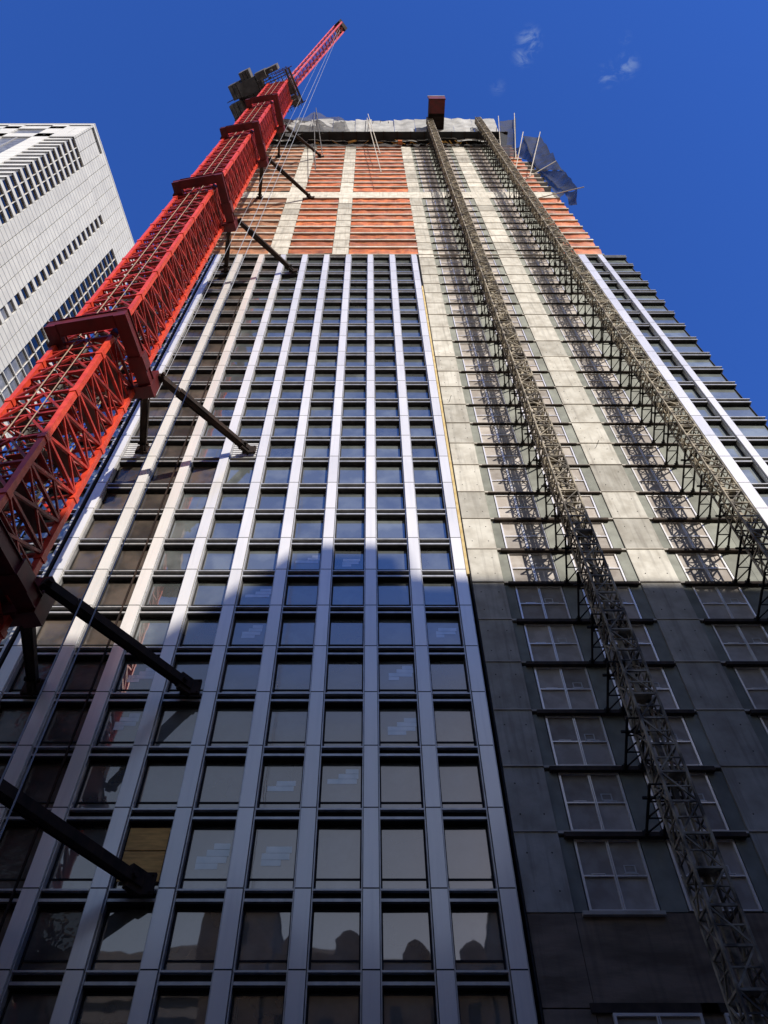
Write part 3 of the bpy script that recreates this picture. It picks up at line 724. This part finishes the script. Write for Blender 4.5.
# ------------------------------------------------------------------ across the street, behind the camera
def old_block(name,x0,x1,z1,label,dorm=True):
    e=empty(name,((x0+x1)/2,-14,0),label,'stone building')
    yb=-30; yf=-12
    MB().box(x0,x1,yb,yf,0,z1).build('wall',M['brickish'],e)
    MB().box(x0-.0,x1+.0,yb,yf+.6,z1-1.2,z1-.6).build('cornice',M['brickish'],e)
    nb=int((x1-x0)/3.2); 
    for i in range(nb):
        x=x0+(i+.5)*(x1-x0)/nb; m=MB()
        for k in range(int(z1/4)-1): m.box(x-.6,x+.6,yf+.01,yf+.05,3+k*4,5.3+k*4)
        m.build('window',M['darkmetal'],e)
    if dorm:
        x=x0+2.2
        while x<x1-2:
            m=MB(); pts=[(x-1.4,z1),(x+1.4,z1),(x+1.4,z1+1.1),(x+.8,z1+1.9),(x,z1+2.3),(x-.8,z1+1.9),(x-1.4,z1+1.1)]
            m.prism(pts,yf-1.5,yf+.1); m.build('dormer',M['brickish'],e); x+=5.9
    return e
old_block('stone_building',-10.0,12.3,38.2,'old brown stone building with rounded dormers, mirrored in the lowest windows')
old_block('stone_building',-16.6,-10.3,44.5,'taller brown stone building mirrored in the windows at the lower left',False)
old_block('stone_building',-34.3,-16.9,31.5,'low brown stone building left of the taller brown one across the street',False)
old_block('stone_building',12.6,34,46,'brown stone building mirrored at the right end of the lowest windows',False)
def plain_block(x0,x1,y0,y1,z1,label,m_='farstone',name='occluder_block'):  # unseen blocks added to cut low sky light on the facade
    e=empty(name,((x0+x1)/2,(y0+y1)/2,0),label,'added block')
    MB().box(x0,x1,y0,y1,0,z1).build('wall',M[m_],e)
    m=MB()
    for k in range(int((z1-6)/3.8)):
        m.box(x0+1,x1-1,y1+.01,y1+.06,4+k*3.8,5.9+k*3.8); m.box(x0-.06,x0-.01,y0+1,y1-1,4+k*3.8,5.9+k*3.8); m.box(x1+.01,x1+.06,y0+1,y1-1,4+k*3.8,5.9+k*3.8)
    m.build('ribbon_window',M['darkmetal'],e)
    MB().box(x0+3,x0+9,y0+3,y0+9,z1,z1+4).build('rooftop_room',M[m_],e)
plain_block(-72,5,-98,-80,70,'broad stone block, unseen, added across the avenue to cut low sky light')
plain_block(6,27,-98,-80,64,'narrower stone block, unseen, added beside the broad one to cut sky light')
plain_block(80,120,-14,26,112,'dark unseen block added right of the skyscraper to cut sky light','brickish')
plain_block(34.4,78,-30,-12,52,'squat brown block, unseen, added on the opposite corner to cut sky light','brickish')
plain_block(-80,-34.6,-30,-12,40,'low brown block, unseen, added to the opposite row to cut sky light','brickish')
far=empty('stepped_tower',(60,-90,0),'pale stepped high-rise across the street whose shadow falls on the skyscraper','high-rise')
dx,dz=56.9,61.5+EYE
pts=[(28,0),(104,0),(104,38.3+dz),(2.9+dx,39.6+dz),(2.3+dx,43.0+dz),(-4.7+dx,43.0+dz),(-8.9+dx,33.6+dz),(28,33.6+dz)]
MB().prism([p for p in pts],-80,-104).build('wall',M['farstone'],far)
for k in range(12):
    m=MB()
    for j in range(22): m.box(30+k*6,33+k*6,-79.99,-79.93,4+j*4,6.2+j*4)
    m.build('window',M['darkmetal'],far)

# ------------------------------------------------------------------ ground
tag(MB().grid(lambda u,v:(-1500+3000*u,-1500+3000*v,0),2,2).build('ground',M['pave']),kind='structure')
tag(MB().grid(lambda u,v:(-400+800*u,-8+34*v,.004),2,2).build('road',M['asphalt']),kind='structure')
tag(MB().box(-400,400,26,FY+.4,0,.14).build('pavement',M['pave']),kind='structure')
tag(MB().box(-400,400,-11.9,-8,0,.14).build('pavement',M['pave']),kind='structure')
m=MB()
for k in range(-30,30): m.grid(lambda u,v,k=k:(k*9+3*u,9+.15*v,.008),1,1)
tag(m.build('road_marking',M['paint']),kind='structure')

# ------------------------------------------------------------------ light, sky
SV=Vector((.5,-1,.54)).normalized()
elev=math.asin(SV.z); 
sun=bpy.data.lights.new('sun','SUN'); sun.energy=5.0; sun.angle=math.radians(.5); sun.color=(1,.955,.89)
so=bpy.data.objects.new('sun',sun); col.objects.link(so); so.rotation_euler=SV.to_track_quat('Z','Y').to_euler(); so.location=(0,0,400)
w=bpy.data.worlds.new('World'); scene.world=w; w.use_nodes=True; nt=w.node_tree; N=nt.nodes; L=nt.links
sky=N.new('ShaderNodeTexSky'); sky.sky_type='NISHITA'; sky.sun_disc=False; sky.sun_elevation=elev
sky.sun_rotation=math.atan2(SV.x,SV.y); sky.altitude=0; sky.air_density=.9; sky.dust_density=.15; sky.ozone_density=2.6
bg=N['Background']; bg.inputs[1].default_value=.09
# photographic grade of the sky: deep saturated blue overhead, lower sky tinted warmer to balance the light in shade
tcg=N.new('ShaderNodeTexCoord'); sz=N.new('ShaderNodeSeparateXYZ'); L.new(tcg.outputs['Generated'],sz.inputs[0])
zr=N.new('ShaderNodeMapRange'); zr.interpolation_type='SMOOTHSTEP'; zr.inputs[1].default_value=.60; zr.inputs[2].default_value=.81; L.new(sz.outputs[2],zr.inputs[0])
gc=N.new('ShaderNodeMix'); gc.data_type='RGBA'; L.new(zr.outputs[0],gc.inputs[0]); gc.inputs[6].default_value=(1.72,1.33,1.08,1); gc.inputs[7].default_value=(.68,1.32,2.85,1)
hs=N.new('ShaderNodeMix'); hs.data_type='RGBA'; hs.blend_type='MULTIPLY'; hs.inputs[0].default_value=1; L.new(sky.outputs[0],hs.inputs[6]); L.new(gc.outputs[2],hs.inputs[7])
# two thin wisps of cirrus high in the sky
tc=N.new('ShaderNodeTexCoord')
def direction(az_x,fwd,upz): return Vector((az_x,fwd,upz)).normalized()
wisps=[((.176,.074,1),.020,.8),((.172,.088,1),.016,.7),((.290,.098,1),.017,.8),((.270,.108,1),.017,.75),((.146,.120,1),.012,.35),((.283,.071,1),.009,.35)]
acc=None
mpn=N.new('ShaderNodeMapping'); mpn.inputs['Scale'].default_value=(1,1.6,1); mpn.inputs['Rotation'].default_value=(0,0,.5); L.new(tc.outputs['Generated'],mpn.inputs[0])
nz=N.new('ShaderNodeTexNoise'); nz.inputs['Scale'].default_value=42; nz.inputs['Detail'].default_value=8; nz.inputs['Roughness'].default_value=.62; nz.inputs['Distortion'].default_value=1.2
L.new(mpn.outputs[0],nz.inputs['Vector'])
nr=N.new('ShaderNodeMapRange'); nr.inputs[1].default_value=.46; nr.inputs[2].default_value=.78; L.new(nz.outputs[0],nr.inputs[0])
for (dv,rad,amp) in wisps:
    v=N.new('ShaderNodeVectorMath'); v.operation='DISTANCE'; L.new(tc.outputs['Generated'],v.inputs[0]); v.inputs[1].default_value=Vector(dv).normalized()
    r=N.new('ShaderNodeMapRange'); r.interpolation_type='SMOOTHSTEP'; r.inputs[1].default_value=0; r.inputs[2].default_value=rad; r.inputs[3].default_value=amp; r.inputs[4].default_value=0; L.new(v.outputs['Value'],r.inputs[0])
    if acc is None: acc=r.outputs[0]
    else:
        a=N.new('ShaderNodeMath'); a.operation='MAXIMUM'; L.new(acc,a.inputs[0]); L.new(r.outputs[0],a.inputs[1]); acc=a.outputs[0]
ml=N.new('ShaderNodeMath'); ml.operation='MULTIPLY'; L.new(acc,ml.inputs[0]); L.new(nr.outputs[0],ml.inputs[1])
cm=N.new('ShaderNodeMix'); cm.data_type='RGBA'; L.new(ml.outputs[0],cm.inputs[0]); L.new(hs.outputs[2],cm.inputs[6]); cm.inputs[7].default_value=(3.6,4.8,7.2,1)
L.new(cm.outputs[2],bg.inputs[0])

# ------------------------------------------------------------------ camera
cd=bpy.data.cameras.new('camera'); co=bpy.data.objects.new('camera',cd); col.objects.link(co); scene.camera=co
cd.sensor_fit='VERTICAL'; cd.sensor_height=36; cd.lens=36*770/1024; cd.shift_x=14/1024; cd.clip_end=5000; cd.clip_start=.1
co.location=(0,0,EYE); co.rotation_euler=(math.radians(90+54.3),0,0)
scene.view_settings.view_transform='Standard'; scene.view_settings.look='None'; scene.view_settings.exposure=0
scene.cycles.max_bounces=6; scene.cycles.transparent_max_bounces=12
